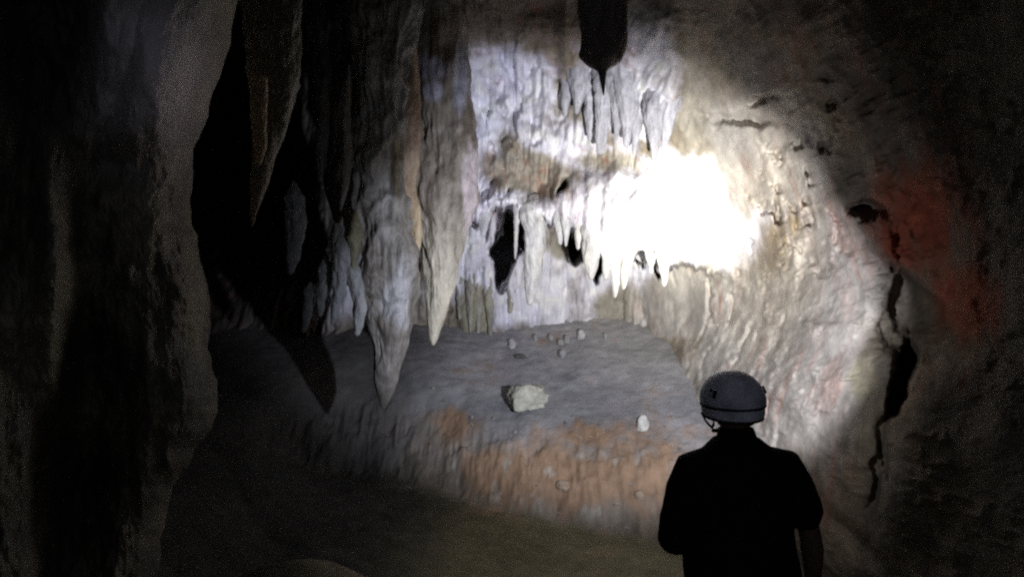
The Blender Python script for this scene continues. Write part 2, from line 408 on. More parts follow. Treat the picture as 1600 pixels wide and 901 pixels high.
# ------------------------------------------------------------------ near wall on the left
re_y = [-400, 0, 120, 180, 232, 330, 400, 470, 510, 545, 600, 642, 670, 700, 760, 850, 901, 1200]
re_x = [400, 372, 345, 325, 303, 301, 312, 330, 333, 326, 336, 343, 330, 302, 272, 252, 246, 220]
rows = np.concatenate([np.linspace(-700, -20, 40)[:-1], np.arange(-20, 921, 4.0), np.linspace(930, 1300, 30)])
edgeL = np.interp(rows, re_y, re_x) + 9 * fbm(np.stack([rows / 38, rows * 0, rows * 0], -1), 3)
w = np.concatenate([-np.linspace(1, 0, 40)[:-1] ** 1.4, np.concatenate([np.linspace(0, 0.04, 14), np.linspace(0.05, 0.9, 230)[:], np.linspace(0.91, 4.2, 40)])])
W, RW = np.meshgrid(w, rows)
EL = edgeL[:, None] + 0 * W
wp = np.abs(W) * 380
LPX = EL - wp
frontZ = 2.9 + 0.9 * np.exp(-np.clip(wp, 0, 2000) / 22.0) 
frontZ = frontZ * (1 / (1 + np.clip(wp - 150, 0, 3000) / 700.0))
backZ = 3.8 + (-W) * 3.2
LZ = np.where(W >= 0, frontZ, backZ)
# the smooth bulge high up, the undercut below it, and the nearer rib bottom left
LZ -= 0.42 * blob(LPX, RW, 235, 90, 90, 150) * (W >= 0)
LZ += 0.22 * blob(LPX, RW, 230, 262, 90, 34) * (W >= 0)
LZ += 0.5 * blob(LPX, RW, 70, 60, 70, 170) * (W >= 0)
LZ -= 0.25 * blob(LPX, RW, 290, 620, 50, 90) * (W >= 0)
LZ -= 0.30 * blob(LPX, RW, 85, 420, 30, 240) * (W >= 0)
LZ += 0.35 * blob(LPX, RW, 130, 700, 45, 260) * (W >= 0)
LZ -= 0.35 * (1 - sm(LPX, 35, 62)) * sm(RW, 600, 700) * (W >= 0)
LP0 = at(EL - 380 * W, RW, np.full_like(LPX, 3.0))
smoothb = 1 - 0.85 * blob(LPX, RW, 235, 90, 100, 140)
ld = fbm(sc3(LP0, 6, 6, 1.3, 3), 3, 0.45) * 0.16 * smoothb + fbm(sc3(LP0, 9, 9, 5, 5), 5, 0.6) * 0.11 * smoothb + fbm(sc3(LP0, 2.2, 2.2, 1.4, 5), 2) * 0.10
LP = at(LPX, RW, LZ + ld * np.clip(LZ / 3, 0.3, 1))
q1 = fbm(sc3(LP0, 3, 3, 1, 2), 4, 0.6)
lc = np.broadcast_to(C_(0.20, 0.18, 0.13), LP.shape).copy()
q2 = fbm(sc3(LP0, 10, 10, 5, 12), 4, 0.6)
lc = mixc(lc, C_(0.07, 0.065, 0.055), 0.45 + 1.0 * q1 + 1.2 * q2)
lc = mixc(lc, C_(0.72, 0.67, 0.73), blob(LPX, RW, 225, 100, 85, 120) * 1.3)  # bulge lightened in colour to make up for weak ambient light
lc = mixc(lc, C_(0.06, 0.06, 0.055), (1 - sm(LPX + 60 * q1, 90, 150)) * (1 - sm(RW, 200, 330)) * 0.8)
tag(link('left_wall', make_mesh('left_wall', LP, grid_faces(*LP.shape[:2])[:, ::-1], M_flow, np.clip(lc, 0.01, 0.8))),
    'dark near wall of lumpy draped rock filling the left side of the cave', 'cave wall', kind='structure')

# ------------------------------------------------------------------ stalactites
def stalactite(name, prof, Z, color, color2=None, depth=0.9, rough=1.0, seed=0, lab='', cat='stalactite', group=None, tipcol=None, step=2.5, fl=0.0, n=None, zt=None, taper=False, zb=None, spots=()):
    """prof: (x, y, width) down the axis, in photo pixels at depth Z; depth: thickness across / width"""
    p = np.array(prof, float)
    ys = np.arange(p[0, 1], p[-1, 1] + 0.01, min(step, (p[-1, 1] - p[0, 1]) / 24.0))
    xs_ = np.interp(ys, p[:, 1], p[:, 0]); ws = np.interp(ys, p[:, 1], p[:, 2]) / 2
    k = np.array([.25, .5, .25])
    for _ in range(4):
        xs_[1:-1] = np.convolve(xs_, k, 'valid'); ws[1:-1] = np.convolve(ws, k, 'valid')
    # round the tip off
    t = np.clip((ys[-1] - ys) / max(3.0, ws.max() * 0.25), 0, 1); ws = ws * np.sqrt(1 - (1 - t) ** 2) + 0.12
    Zs = np.full(len(ys), float(Z)) if zt is None else Z + (zt - Z) * np.clip((ys[0] + 34 - ys) / 34, 0, 1) ** 1.5
    if zb is not None: Zs = Zs + (zb - Z) * np.clip((ys - ys[0]) / (ys[-1] - ys[0]), 0, 1) ** 2
    ctr = at(xs_, ys, Zs); rad = ws * Zs / F
    if taper: ws = ws * np.sqrt(np.clip((ys - ys[0]) / (0.22 * (ys[-1] - ys[0])), 0.02, 1)); rad = ws * Zs / F
    if n is None: n = int(np.clip(2 * math.pi * ws.max() / 2.0, 20, 160))
    a = np.linspace(0, 2 * math.pi, n, endpoint=False)
    ca, sa = np.cos(a), np.sin(a)
    V = ctr[:, None, :] + rad[:, None, None] * (ca[None, :, None] * RT + depth * sa[None, :, None] * np.array([0, 1.0, 0]))
    q = V + seed * 3.7
    s = float(np.clip(rad.max() / 0.2, 0.15, 1.2))
    d = fbm(sc3(q, 3.2 / s, 3.2 / s, 1.5 / s), 3) * 0.40 + fbm(sc3(q, 10 / s, 10 / s, 1.8 / s), 3, 0.6, ridged=True) * (0.20 + fl) + fbm(sc3(q, 6 / s, 6 / s, 4.5 / s, 7), 3, 0.55) * 0.34 + fbm(sc3(q, 22 / s, 22 / s, 9 / s), 3) * 0.08
    d = d * rough * rad[:, None] * 0.75
    V = V + d[..., None] * (ca[None, :, None] * RT + sa[None, :, None] * np.array([0, 1.0, 0]))
    nn = fbm(sc3(V, 3, 3, 1.6, seed), 4, 0.6)
    nm = fbm(sc3(V, 12, 12, 3, seed + 5), 3, 0.6)
    c = np.broadcast_to(np.array(color, float), V.shape).copy()
    if color2 is not None: c = mixc(c, color2, 0.45 + 1.5 * nn)
    if tipcol is not None: c = mixc(c, tipcol, sm(np.linspace(0, 1, len(ys)), 0.55, 0.95)[:, None] + 0 * nn + 0.5 * nn)
    if spots:
        vx, vy, _ = to_px(V)
        for (sx, sy, rx, ry, sc) in spots:
            c = mixc(c, C_(*sc), sm(blob(vx, vy, sx, sy, rx, ry) + 0.5 * nn + 0.3 * nm, 0.30, 0.75))
    c = np.clip(c * (1 + 0.3 * nm + 0.25 * nn)[..., None], 0.01, 0.8)
    Vf = np.concatenate([V.reshape(-1, 3), ctr[:1], ctr[-1:]]); cf = np.concatenate([c.reshape(-1, 3), c[0, :1], c[-1, :1]])
    fq = grid_faces(len(ys), n, True)
    nv = len(ys) * n; i = np.arange(n); j = (i + 1) % n
    top = np.stack([j, i, np.full(n, nv), np.full(n, nv)], -1)
    base = (len(ys) - 1) * n
    me = bpy.data.meshes.new(name)
    faces_ = [tuple(f) for f in fq] + [(int(j[q_]), int(i[q_]), nv) for q_ in range(n)] + [(base + int(i[q_]), base + int(j[q_]), nv + 1) for q_ in range(n)]
    me.from_pydata([tuple(v) for v in Vf], [], faces_)
    me.polygons.foreach_set('use_smooth', np.full(len(me.polygons), True))
    at_ = me.color_attributes.new('Col', 'FLOAT_COLOR', 'POINT')
    cc = np.ones((len(Vf), 4), np.float32); cc[:, :3] = cf
    at_.data.foreach_set('color', cc.ravel())
    me.materials.append(M_drip)
    o = link(name, me)
    tag(o, lab, cat, group)
    return o

GA = C_(0.135, 0.118, 0.098); GB = C_(0.215, 0.207, 0.195); WH = C_(0.58, 0.58, 0.62); CR = C_(0.46, 0.42, 0.33)
g_main = 'large stalactites hanging left of the lit flowstone'
# the long grey one with the double tip
stalactite('stalactite', [(604,-60,110),(606,60,86),(600,150,70),(594,230,72),(594,300,84),(595,340,94),(592,385,92),(592,430,92),(598,462,76),(606,480,54),(608,500,54),(608,550,40),(605,590,27),(601,620,14),(598,642,3)], 6.4, GA, GB, 0.8, 1.3, 1,
           'longest stalactite, grey and lumpy with a bulge half way down, reaching lowest of all', group=g_main, fl=0.1, spots=[(620,470,26,60,(0.30,0.30,0.31)), (600,330,20,60,(0.26,0.25,0.24)), (620,250,12,60,(0.10,0.08,0.05))])
stalactite('stalactite', [(690,-60,60),(690,60,72),(692,150,80),(697,230,92),(700,300,90),(696,350,80),(690,400,60),(687,440,48),(684,480,36),(679,515,20),(677,540,6)], 6.75, C_(0.155,0.125,0.095), C_(0.225,0.195,0.165), 0.75, 0.9, 2,
           'broad tan stalactite tapering to a cream point, right of the longest one', group=g_main, tipcol=CR, fl=0.05, spots=[(668,105,34,26,(0.42,0.42,0.52)), (676,140,16,16,(0.40,0.40,0.50)), (735,300,14,90,(0.42,0.36,0.36)), (722,120,14,60,(0.40,0.40,0.47))])
stalactite('stalactite', [(642,20,10),(640,110,26),(637,170,38),(637,240,38),(635,290,28),(646,330,22),(651,370,16),(652,402,5)], 6.42, C_(0.20,0.125,0.09), C_(0.28,0.21,0.15), 0.8, 0.7, 3,
           'slim brown stalactite wedged between the longest one and the broad tan one', group=g_main, tipcol=C_(0.42,0.33,0.2))
# short ones left of the longest
g_left = 'short pale stalactites clustered left of the longest one'
for k, (prof, Z, c, lab) in enumerate([
    ([(459,282,14),(461,310,30),(464,350,30),(458,400,18),(453,430,6)], 6.4, C_(0.30,0.31,0.32), 'isolated pale stalactite hanging in the dark far left of the longest one'),
    ([(548,360,44),(540,400,34),(530,440,24),(524,480,14),(520,508,5)], 6.2, C_(0.45,0.47,0.5), 'pale blue-grey left prong of the forked pair beside the longest stalactite'),
    ([(545,400,30),(556,440,22),(563,480,20),(560,510,14),(558,527,5)], 6.2, C_(0.45,0.46,0.47), 'curved pale prong of the forked pair, nearest the longest stalactite'),
    ([(510,400,24),(508,440,22),(503,470,16),(500,495,5)], 6.3, C_(0.33,0.34,0.33), 'grey stalactite just left of the forked pair'),
    ([(485,440,22),(482,470,18),(478,500,12),(474,520,5)], 6.35, C_(0.22,0.23,0.23), 'dim leftmost stalactite of the short cluster'),
    ([(556,330,14),(555,370,22),(553,400,14),(551,425,5)], 6.15, C_(0.30,0.28,0.17), 'small yellowish stalactite touching the left side of the longest one'),
    ([(524,350,6),(526,378,12),(526,400,10),(525,425,4)], 6.15, C_(0.36,0.36,0.33), 'thin pale spike above the forked pair'),
    ([(545,100,8),(541,180,13),(543,245,16),(540,290,10),(531,332,3)], 6.2, C_(0.26,0.24,0.20), 'thin ribbon of rock hanging in the dark beside the top of the longest stalactite'),
    ([(508,120,14),(505,210,18),(502,255,14),(499,285,5)], 6.3, C_(0.13,0.12,0.10), 'faint dark spike left of the thin ribbon'),
    ]):
    c = c * C_(0.74, 0.74, 0.76)
    stalactite('stalactite', prof, Z, c, c * 0.7, 0.8, 1.1, 10 + k, lab, group=g_left, taper=True)
stalactite('rock_curtain', [(512,-60,70),(514,100,60),(518,200,46),(522,270,34),(526,320,22),(528,350,8)], 6.9, C_(0.06,0.056,0.05), C_(0.035,0.032,0.03), 0.7, 1.1, 24,  # near-black colour stands in for shade on this mass
           'dark hanging mass behind the thin ribbon, carrying the forked pale stalactites', cat='rock curtain')
stalactite('rock_curtain', [(532,352,20),(538,372,46),(541,395,58),(541,412,44),(538,424,8)], 6.22, C_(0.21,0.21,0.21), C_(0.14,0.14,0.14), 0.6, 1.4, 25,
           'ragged pale root from which the forked pair hangs, beside the longest stalactite', cat='rock curtain')
# dark near curtain
stalactite('rock_curtain', [(425,-60,80),(424,40,74),(428,120,66),(424,180,46),(416,230,38),(404,290,26),(396,330,14),(393,356,4)], 4.6, C_(0.16,0.135,0.08), C_(0.09,0.08,0.06), 0.8, 0.9, 21,
           'dark tapering curtain of brown rock hanging above the black gap', cat='rock curtain')
stalactite('rock_curtain', [(404,120,26),(405,180,24),(407,230,20),(402,262,6)], 4.3, C_(0.26,0.19,0.09), C_(0.2,0.15,0.08), 0.8, 0.7, 22,
           'small yellow-brown tongue of rock on the front of the dark curtain', cat='rock curtain')
# dark near pendant at the top of the picture
stalactite('rock_pendant', [(942,-90,130),(941,-20,84),(940,20,78),(943,60,72),(940,84,70),(943,98,56),(938,104,34),(941,109,12),(942,128,7),(943,150,3)], 3.9, C_(0.22,0.19,0.185), C_(0.12,0.10,0.10), 0.8, 0.95, 31,  # the thin tip stands in for a shadow on the wall behind
           'dark blunt pendant of rock hanging near, against the top of the lit flowstone', cat='rock pendant')
# upper fringe
g_up = 'upper fringe of stalactites below the dark pendant'
up = [
 ([(888,112,16),(887,140,16),(884,165,10),(882,186,4)], 'leftmost short blade of the upper fringe'),
 ([(908,105,22),(906,135,18),(903,160,12),(901,180,4)], 'second stalactite from the left in the upper fringe'),
 ([(929,110,18),(926,150,14),(923,190,11),(921,222,3)], 'thin straight stalactite left of the longest in the upper fringe'),
 ([(948,120,24),(945,170,19),(941,210,15),(938,244,7)], 'longest stalactite of the upper fringe, right under the dark pendant'),
 ([(968,110,26),(967,150,20),(965,190,13),(963,222,4)], 'pointed stalactite just right of the longest in the upper fringe'),
 ([(984,90,30),(983,150,22),(981,200,14),(978,234,4)], 'broad lavender stalactite in the middle right of the upper fringe'),
 ([(1000,120,20),(997,180,14),(992,220,8),(990,245,3)], 'small stalactite behind the broad lavender one of the upper fringe'),
 ([(1026,150,24),(1024,190,19),(1022,225,12),(1021,260,3)], 'rightmost stalactite of the upper fringe, ending in a needle tip'),
 ([(1046,140,24),(1044,180,18),(1040,215,10),(1037,235,4)], 'stubby blade at the right end of the upper fringe'),
]
for k, (prof, lab) in enumerate(up):
    x0, y0, w0 = prof[0]; y0 = y0 - 18
    prof = [(x0 + 3, y0, w0 * 1.9), (x0 + 2, y0 + 14, w0 * 1.7), (x0, y0 + 34, w0 * 1.5)] + [(a, b, w_ * (1.35 if q_ == 0 else 1.15)) for q_, (a, b, w_) in enumerate(prof[1:])]
    zc = surf(x0, np.interp(x0, gx, ey2) - 10) + [0.08, 0.03, 0.10, 0.02, 0.07, 0.05, 0.12, 0.04, 0.06][k]
    stalactite('stalactite', prof, zc, C_(0.50,0.50,0.56), C_(0.40,0.40,0.44), 0.8, 1.35, 40 + k, lab, group=g_up, zt=zc + 0.12)
# lower fringe
g_lo = 'lower fringe of white stalactites along the lip of the flowstone'
lo = [
 ([(757,330,20),(756,350,13),(755,372,4)], 'small tooth at the left end of the lower fringe, beside the black hole'),
 ([(808,325,9),(807,350,6),(806,385,5),(805,406,2)], 'thread-thin stalactite between the two black holes'),
 ([(836,325,38),(835,360,30),(833,400,25),(830,440,19),(828,478,7)], 'long bright stalactite standing alone left of the main white row'),
 ([(873,335,14),(875,360,10),(876,384,3)], 'short left one of the two teeth above the ragged black hole'),
 ([(884,335,14),(885,360,10),(884,386,3)], 'short right one of the two teeth above the ragged black hole'),
 ([(905,350,16),(904,375,9),(903,392,3)], 'tiny tooth hanging over the ragged black hole'),
 ([(925,355,26),(925,390,22),(925,415,17),(924,438,6)], 'blunt white stalactite left of the narrow black slot'),
 ([(950,365,22),(949,400,15),(948,425,10),(946,438,4)], 'white stalactite right of the narrow black slot'),
 ([(966,375,28),(964,410,20),(962,440,13),(961,467,3)], 'lowest pointed stalactite of the white row under the brightest spot'),
 ([(981,380,22),(979,410,16),(976,435,10),(974,453,3)], 'white stalactite just right of the lowest pointed one'),
 ([(1000,385,12),(999,405,9),(997,420,3)], 'tiny white tooth in the gap right of the row'),
 ([(1016,385,18),(1017,410,11),(1018,430,3)], 'left short tooth beside the right needle of the lower fringe'),
 ([(1036,390,20),(1037,415,13),(1038,436,8),(1038,450,3)], 'rightmost pointed tooth of the lower fringe'),
]
for k, (prof, lab) in enumerate(lo):
    x0, y0, w0 = prof[0]; y0 = y0 - 22
    prof = [(x0, y0, w0 * 1.3), (x0, y0 + 16, w0 * 1.35)] + [(a, b, w_ * 1.1) for a, b, w_ in prof[1:]]
    zc = surf(x0, np.interp(x0, gx, edge) - 12) + 0.02 if k < 13 else surf(x0, 440) + 0.02
    stalactite('stalactite', prof, zc, WH, C_(0.50,0.49,0.47), 0.8, 1.1, 60 + k, lab, group=g_lo, zt=zc + 0.16, taper=True)
# thin drapes on the wall behind
g_dr = 'thin drapes on the shaded wall beside the broad tan stalactite'
dr = [((650,420),(652,500),16,'ragged drape between the longest and the broad tan stalactite'),
      ((722,420),(718,500),14,'yellowish drape right beside the cream point'),
      ((736,420),(735,520),12,'second yellowish drape right of the cream point'),
      ((750,430),(747,528),11,'third yellowish drape, split by black slits'),
      ((764,430),(766,532),10,'pale drape ending lowest over the back of the silt shelf'),
      ((800,440),(797,490),10,'faint grey drape below the long black hole')]
for k, (a, b, w_, lab) in enumerate(dr):
    stalactite('stalactite', [(a[0], a[1], w_ * 1.3), ((a[0] + b[0]) / 2, (a[1] + b[1]) / 2, w_), (b[0], b[1], 3)], surf(a[0], a[1] + 20) + 0.035, C_(0.40,0.37,0.29), C_(0.30,0.28,0.24), 0.8, 1.7, 80 + k, lab, group=g_dr, taper=True)

# ------------------------------------------------------------------ stones on the bank
def stone(name, px, py, wpx, hpx, lab, color, boxy=0.0, seed=0, group=None, dep=0.8):
    # find where the ray meets the ground at the foot of the stone
    Zs = np.linspace(5.5, 9.6, 800)
    Q = at(np.full(800, px), np.full(800, py + hpx / 2), Zs)
    gzz, _ = ground_z(Q[:, 0], Q[:, 1])
    hit = np.argmax(Q[:, 2] < gzz)
    Z = Zs[hit] if hit > 0 else 8.8
    base = at(px, py + hpx / 2, Z)
    w_, h_ = wpx * Z / F, hpx * Z / F
    bm = bmesh.new()
    bmesh.ops.create_cube(bm, size=2.0)
    bmesh.ops.subdivide_edges(bm, edges=bm.edges, cuts=14, use_grid_fill=True)
    V = np.array([v.co for v in bm.verts])
    sph = V / np.linalg.norm(V, axis=1, keepdims=True)
    V = V * boxy + sph * (1 - boxy)
    V = V * (1 + 0.28 * fbm(V * 1.2 + seed, 3)[:, None] + 0.10 * fbm(V * 3.5 + seed, 3, ridged=True)[:, None])
    V = V * np.array([w_ / 2, w_ / 2 * dep, h_ * 0.56])
    ang = random.uniform(-0.5, 0.5) if boxy < 0.3 else 0.25
    c, s = math.cos(ang), math.sin(ang)
    V = V @ np.array([[c, s, 0], [-s, c, 0], [0, 0, 1]])
    for v, q in zip(bm.verts, V): v.co = q
    me = bpy.data.meshes.new(name); bm.to_mesh(me); bm.free()
    me.polygons.foreach_set('use_smooth', np.full(len(me.polygons), True))
    a = me.color_attributes.new('Col', 'FLOAT_COLOR', 'POINT')
    cc = np.ones((len(V), 4), np.float32); cc[:, :3] = np.array(color) * (1 + 0.25 * fbm(V * 22 + seed, 3))[:, None]
    a.data.foreach_set('color', cc.ravel())
    me.materials.append(M_stone)
    o = link(name, me); o.location = base + np.array([0, 0, h_ * 0.46])
    tag(o, lab, 'stone', group)
    return o
LST = C_(0.42, 0.41, 0.34)
stone('stone_block', 824, 619, 52, 33, 'large pale flattish block lying in the middle of the silt shelf', LST, 0.7, 3, None, 0.9)
stone('stone', 1004, 661, 17, 24, 'small upright pale stone near the orange clay, left of the caver', C_(0.5,0.49,0.44), 0.1, 5)
gs = 'small stones along the back of the silt shelf'
for k, (x, y, w_, h_, lab) in enumerate([
    (800,537,11,13,'leftmost white pebble at the back of the shelf'),
    (837,527,7,10,'faint second pebble from the left at the back of the shelf'),
    (861,527,8,11,'faint third pebble from the left at the back of the shelf'),
    (876,534,10,10,'left pebble of the touching pair at the back of the shelf'),
    (886,530,8,13,'right pebble of the touching pair at the back of the shelf'),
    (908,523,11,14,'brightest white pebble at the back of the shelf'),
    (946,524,6,9,'rightmost lone pebble at the back of the shelf'),
    (879,552,13,11,'grey stone lying in front of the touching pair of pebbles'),
    (812,556,16,7,'flat dark stone in front of the leftmost white pebble')]):
    stone('stone', x, y, w_, h_, lab, (C_(0.48,0.48,0.48) if k in (0,5) else C_(0.31,0.305,0.30)) if k < 7 else (C_(0.32,0.32,0.32) if k == 7 else C_(0.13,0.12,0.11)), 0.15, 20 + k, gs)
# loose fragments at the foot of the clay bank
gr = 'clay lumps at the foot of the bank'
for k, (x, y, w_, h_, lab) in enumerate([
    (880,752,22,16,'reddish clay lump in the middle of the eroded bank'),
    (1000,770,18,20,'clay lump on the bank near the left elbow of the caver'),
    (910,790,12,10,'small pale lump near the foot of the bank')]):
    stone('clay_lump', x, y, w_, h_, lab, C_(0.28,0.21,0.15), 0.25, 50 + k, gr).location.z -= 0.03

# grit lying on the ground: too small and too many to count
gv, gfc, gcl = [], [], []
rg = np.random.RandomState(5)
for k in range(2600):
    x = rg.uniform(-3.0, 2.0); y = rg.uniform(4.2, 9.0) 
    z, sv = ground_z(np.array([x]), np.array([y]))
    if sv[0] < 0.05 or x < -1.1: continue
    if sv[0] > 0.8 and rg.rand() < 0.92: continue
    r = 0.006 + 0.017 * rg.rand() ** 4 * (1.6 if 0 < sv[0] < 0.9 else 1)
    t = rg.randn(6, 3) * 0.16 + np.array([(1,0,0),(-1,0,0),(0,1,0),(0,-1,0),(0,0,.7),(0,0,-.7)])
    o_ = len(gv) * 6
    gv.append(t * r + np.array([x, y, z[0] + r * 0.2]))
    gfc += [(o_ + a, o_ + b, o_ + c) for a, b, c in ((0,2,4),(2,1,4),(1,3,4),(3,0,4),(2,0,5),(1,2,5),(3,1,5),(0,3,5))]
    gcl.append(np.tile((C_(0.27,0.25,0.22) if sv[0] > 0 else C_(0.11,0.095,0.065)) * rg.uniform(0.6, 1.4), (6, 1)))
tag(link('grit', make_mesh('grit', np.concatenate(gv), np.array(gfc), M_stone, np.concatenate(gcl), smooth=False)),
    'small grit and crumbs of clay scattered over the clay bank', 'grit', kind='stuff')

# ------------------------------------------------------------------ the caver
def plain_mat(name, col, rough=0.8, spec=0.3, bump=0.15, scale=60, var=0.2):
    m = rock_mat(name, bump, scale, 1.0, rough, spec, var, col)
    return m
M_shirt = plain_mat('black_cloth', (0.010, 0.010, 0.011), 0.95, 0.1, 0.3, 40)
M_trs = plain_mat('dark_trousers', (0.012, 0.012, 0.014), 0.95, 0.1, 0.3, 40)
M_skin = plain_mat('skin', (0.10, 0.062, 0.045), 0.6, 0.3, 0.05, 80)
M_helm = plain_mat('scuffed_helmet_shell', (0.64, 0.66, 0.80), 0.45, 0.5, 0.10, 9, 0.5)
M_strap = plain_mat('black_strap', (0.012, 0.012, 0.013), 0.7, 0.3, 0.1, 90)
M_hair = plain_mat('dark_hair', (0.012, 0.010, 0.009), 0.7, 0.3, 0.4, 90)
M_boot = plain_mat('muddy_boot', (0.05, 0.04, 0.03), 0.8, 0.2, 0.3, 50)
M_lens = plain_mat('lamp_housing', (0.03, 0.03, 0.03), 0.4, 0.4, 0.05, 50)

def ring_loft(bm, rings, n=28, power=2.0):
    """rings: (centre, rx, ry, axis_x, axis_y); closed at both ends"""
    loops = []
    for (c, rx, ry, ax, ay) in rings:
        c = Vector(c); L_ = []
        for i in range(n):
            a = 2 * math.pi * i / n
            ca, sa = math.cos(a), math.sin(a)
            k = (abs(ca) ** power + abs(sa) ** power) ** (-1.0 / power)
            L_.append(bm.verts.new(c + Vector(ax) * (ca * k * rx) + Vector(ay) * (sa * k * ry)))
        loops.append(L_)
    for A, B in zip(loops, loops[1:]):
        for i in range(n):
            bm.faces.new((A[i], A[(i + 1) % n], B[(i + 1) % n], B[i]))
    bm.faces.new(loops[0][::-1]); bm.faces.new(loops[-1])
def limb(bm, pts, n=20, flat=1.0):
    """pts: (x, y, z, r) tube with rounded ends"""
    P_ = [Vector(p[:3]) for p in pts]; r = [p[3] for p in pts]
    rings = []
    d0 = (P_[1] - P_[0]).normalized(); d1 = (P_[-1] - P_[-2]).normalized()
    seq = [(P_[0] - d0 * r[0] * 0.8, r[0] * 0.5)] + list(zip(P_, r)) + [(P_[-1] + d1 * r[-1] * 0.8, r[-1] * 0.5)]
    for k, (c, rr) in enumerate(seq):
        a = seq[max(k - 1, 0)][0]; b = seq[min(k + 1, len(seq) - 1)][0]
        d = (b - a).normalized()
        ax = d.cross(Vector((0.13, 1, 0.05))).normalized(); ay = d.cross(ax).normalized()
        rings.append((c, rr, rr * flat, ax, ay))
    ring_loft(bm, rings, n)
def fuse(name, bm, mat, parent, voxel=0.008, smooth=6, sub=0):
    bmesh.ops.recalc_face_normals(bm, faces=bm.faces)
    me = bpy.data.meshes.new(name + '_source'); bm.to_mesh(me); bm.free()
    o = bpy.data.objects.new(name + '_source', me); scene.collection.objects.link(o)
    r = o.modifiers.new('r', 'REMESH'); r.mode = 'VOXEL'; r.voxel_size = voxel; r.use_smooth_shade = True
    s = o.modifiers.new('s', 'SMOOTH'); s.factor = 0.5; s.iterations = smooth
    dg = bpy.context.evaluated_depsgraph_get()
    me2 = bpy.data.meshes.new_from_object(o.evaluated_get(dg))
    me2.name = name
    bpy.data.objects.remove(o); bpy.data.meshes.remove(me)
    me2.materials.clear(); me2.materials.append(mat)
    me2.polygons.foreach_set('use_smooth', np.full(len(me2.polygons), True))
    return link(name, me2, parent)

PZ = 3.0
base = at(1150, 600, PZ)
FX, FY, FZ = float(base[0]), float(base[1]), -0.08
person = bpy.data.objects.new('person', None)
person.location = (FX + 0.018, FY, FZ); person.rotation_euler = (0, R(-0.8), R(5))
scene.collection.objects.link(person)
tag(person, 'caver seen from behind in a black shirt and scuffed grey helmet', 'person')
# local coordinates: x right, y forward (away from the camera), z up from the feet
X3, Y3, Z3 = (1, 0, 0), (0, 1, 0), (0, 0, 1)
def fingers(bm, wrist, dirn, palm_n, side, curl=0.5, scale=1.0):
    """palm, four unequal bent fingers and a thumb; dirn: towards the fingertips, palm_n: out of the palm, side: towards the thumb"""
    w = Vector(wrist); d = Vector(dirn).normalized(); pn = Vector(palm_n).normalized(); t = Vector(side).normalized()
    S = scale
    ring_loft(bm, [(w - d * 0.02, 0.026 * S, 0.020 * S, t, pn), (w + d * 0.015, 0.032 * S, 0.018 * S, t, pn), (w + d * 0.06 * S, 0.042 * S, 0.015 * S, t, pn), (w + d * 0.095 * S, 0.040 * S, 0.012 * S, t, pn)], 18)
    for k, (off, ln) in enumerate(((0.030, 0.070), (0.010, 0.080), (-0.011, 0.074), (-0.031, 0.058))):
        p = w + d * 0.085 * S + t * off * S; q = d.copy(); ch = [(*p, 0.0095 * S)]
        for j, fr in enumerate((0.45, 0.32, 0.23)):
            q = (q + pn * (curl * (0.45 + 0.3 * j))).normalized()
            p = p + q * ln * fr * S
            ch.append((*p, (0.0088 - 0.0009 * j) * S))
        limb(bm, ch, 10)
    p = w + d * 0.025 * S + t * 0.030 * S
    q = (d * 0.75 + t * 0.75 + pn * 0.35).normalized(); p2 = p + q * 0.045 * S
    q = (d * 1.0 + t * 0.25 + pn * 0.4).normalized(); p3 = p2 + q * 0.033 * S
    limb(bm, [(*p, 0.014 * S), (*p2, 0.0115 * S), (*p3, 0.009 * S)], 12)

H = 1.45       # shoulder line
# skin body: head, neck, forearms, hands, one surface
bm = bmesh.new()
hx = -0.006
ring_loft(bm, [((hx, 0.02, 1.465), 0.035, 0.045, X3, Y3), ((hx, 0.035, 1.485), 0.052, 0.075, X3, Y3), ((hx, 0.03, 1.52), 0.068, 0.088, X3, Y3), ((hx, 0.02, 1.57), 0.075, 0.097, X3, Y3),
               ((hx, 0.015, 1.62), 0.077, 0.098, X3, Y3), ((hx, 0.012, 1.66), 0.066, 0.085, X3, Y3), ((hx, 0.01, 1.685), 0.03, 0.04, X3, Y3)], 32)
limb(bm, [(0, -0.01, 1.34, 0.07), (0, 0.0, 1.42, 0.058), (hx, 0.01, 1.52, 0.056)], 24)
# face
limb(bm, [(hx, 0.112, 1.585, 0.009), (hx, 0.128, 1.553, 0.014)], 10)                       # nose
for sgn in (-1, 1):
    limb(bm, [(hx + sgn * 0.028, 0.103, 1.598, 0.011), (hx + sgn * 0.040, 0.098, 1.598, 0.010)], 10)  # eyelids
    limb(bm, [(hx + sgn * 0.078, 0.012, 1.600, 0.010), (hx + sgn * 0.083, 0.004, 1.575, 0.013), (hx + sgn * 0.078, 0.014, 1.55, 0.008)], 10)  # ears
limb(bm, [(hx - 0.022, 0.108, 1.522, 0.008), (hx, 0.114, 1.523, 0.009), (hx + 0.022, 0.108, 1.522, 0.008)], 10)  # mouth
limb(bm, [(hx - 0.012, 0.092, 1.487, 0.018), (hx + 0.012, 0.092, 1.487, 0.018)], 10)  # chin
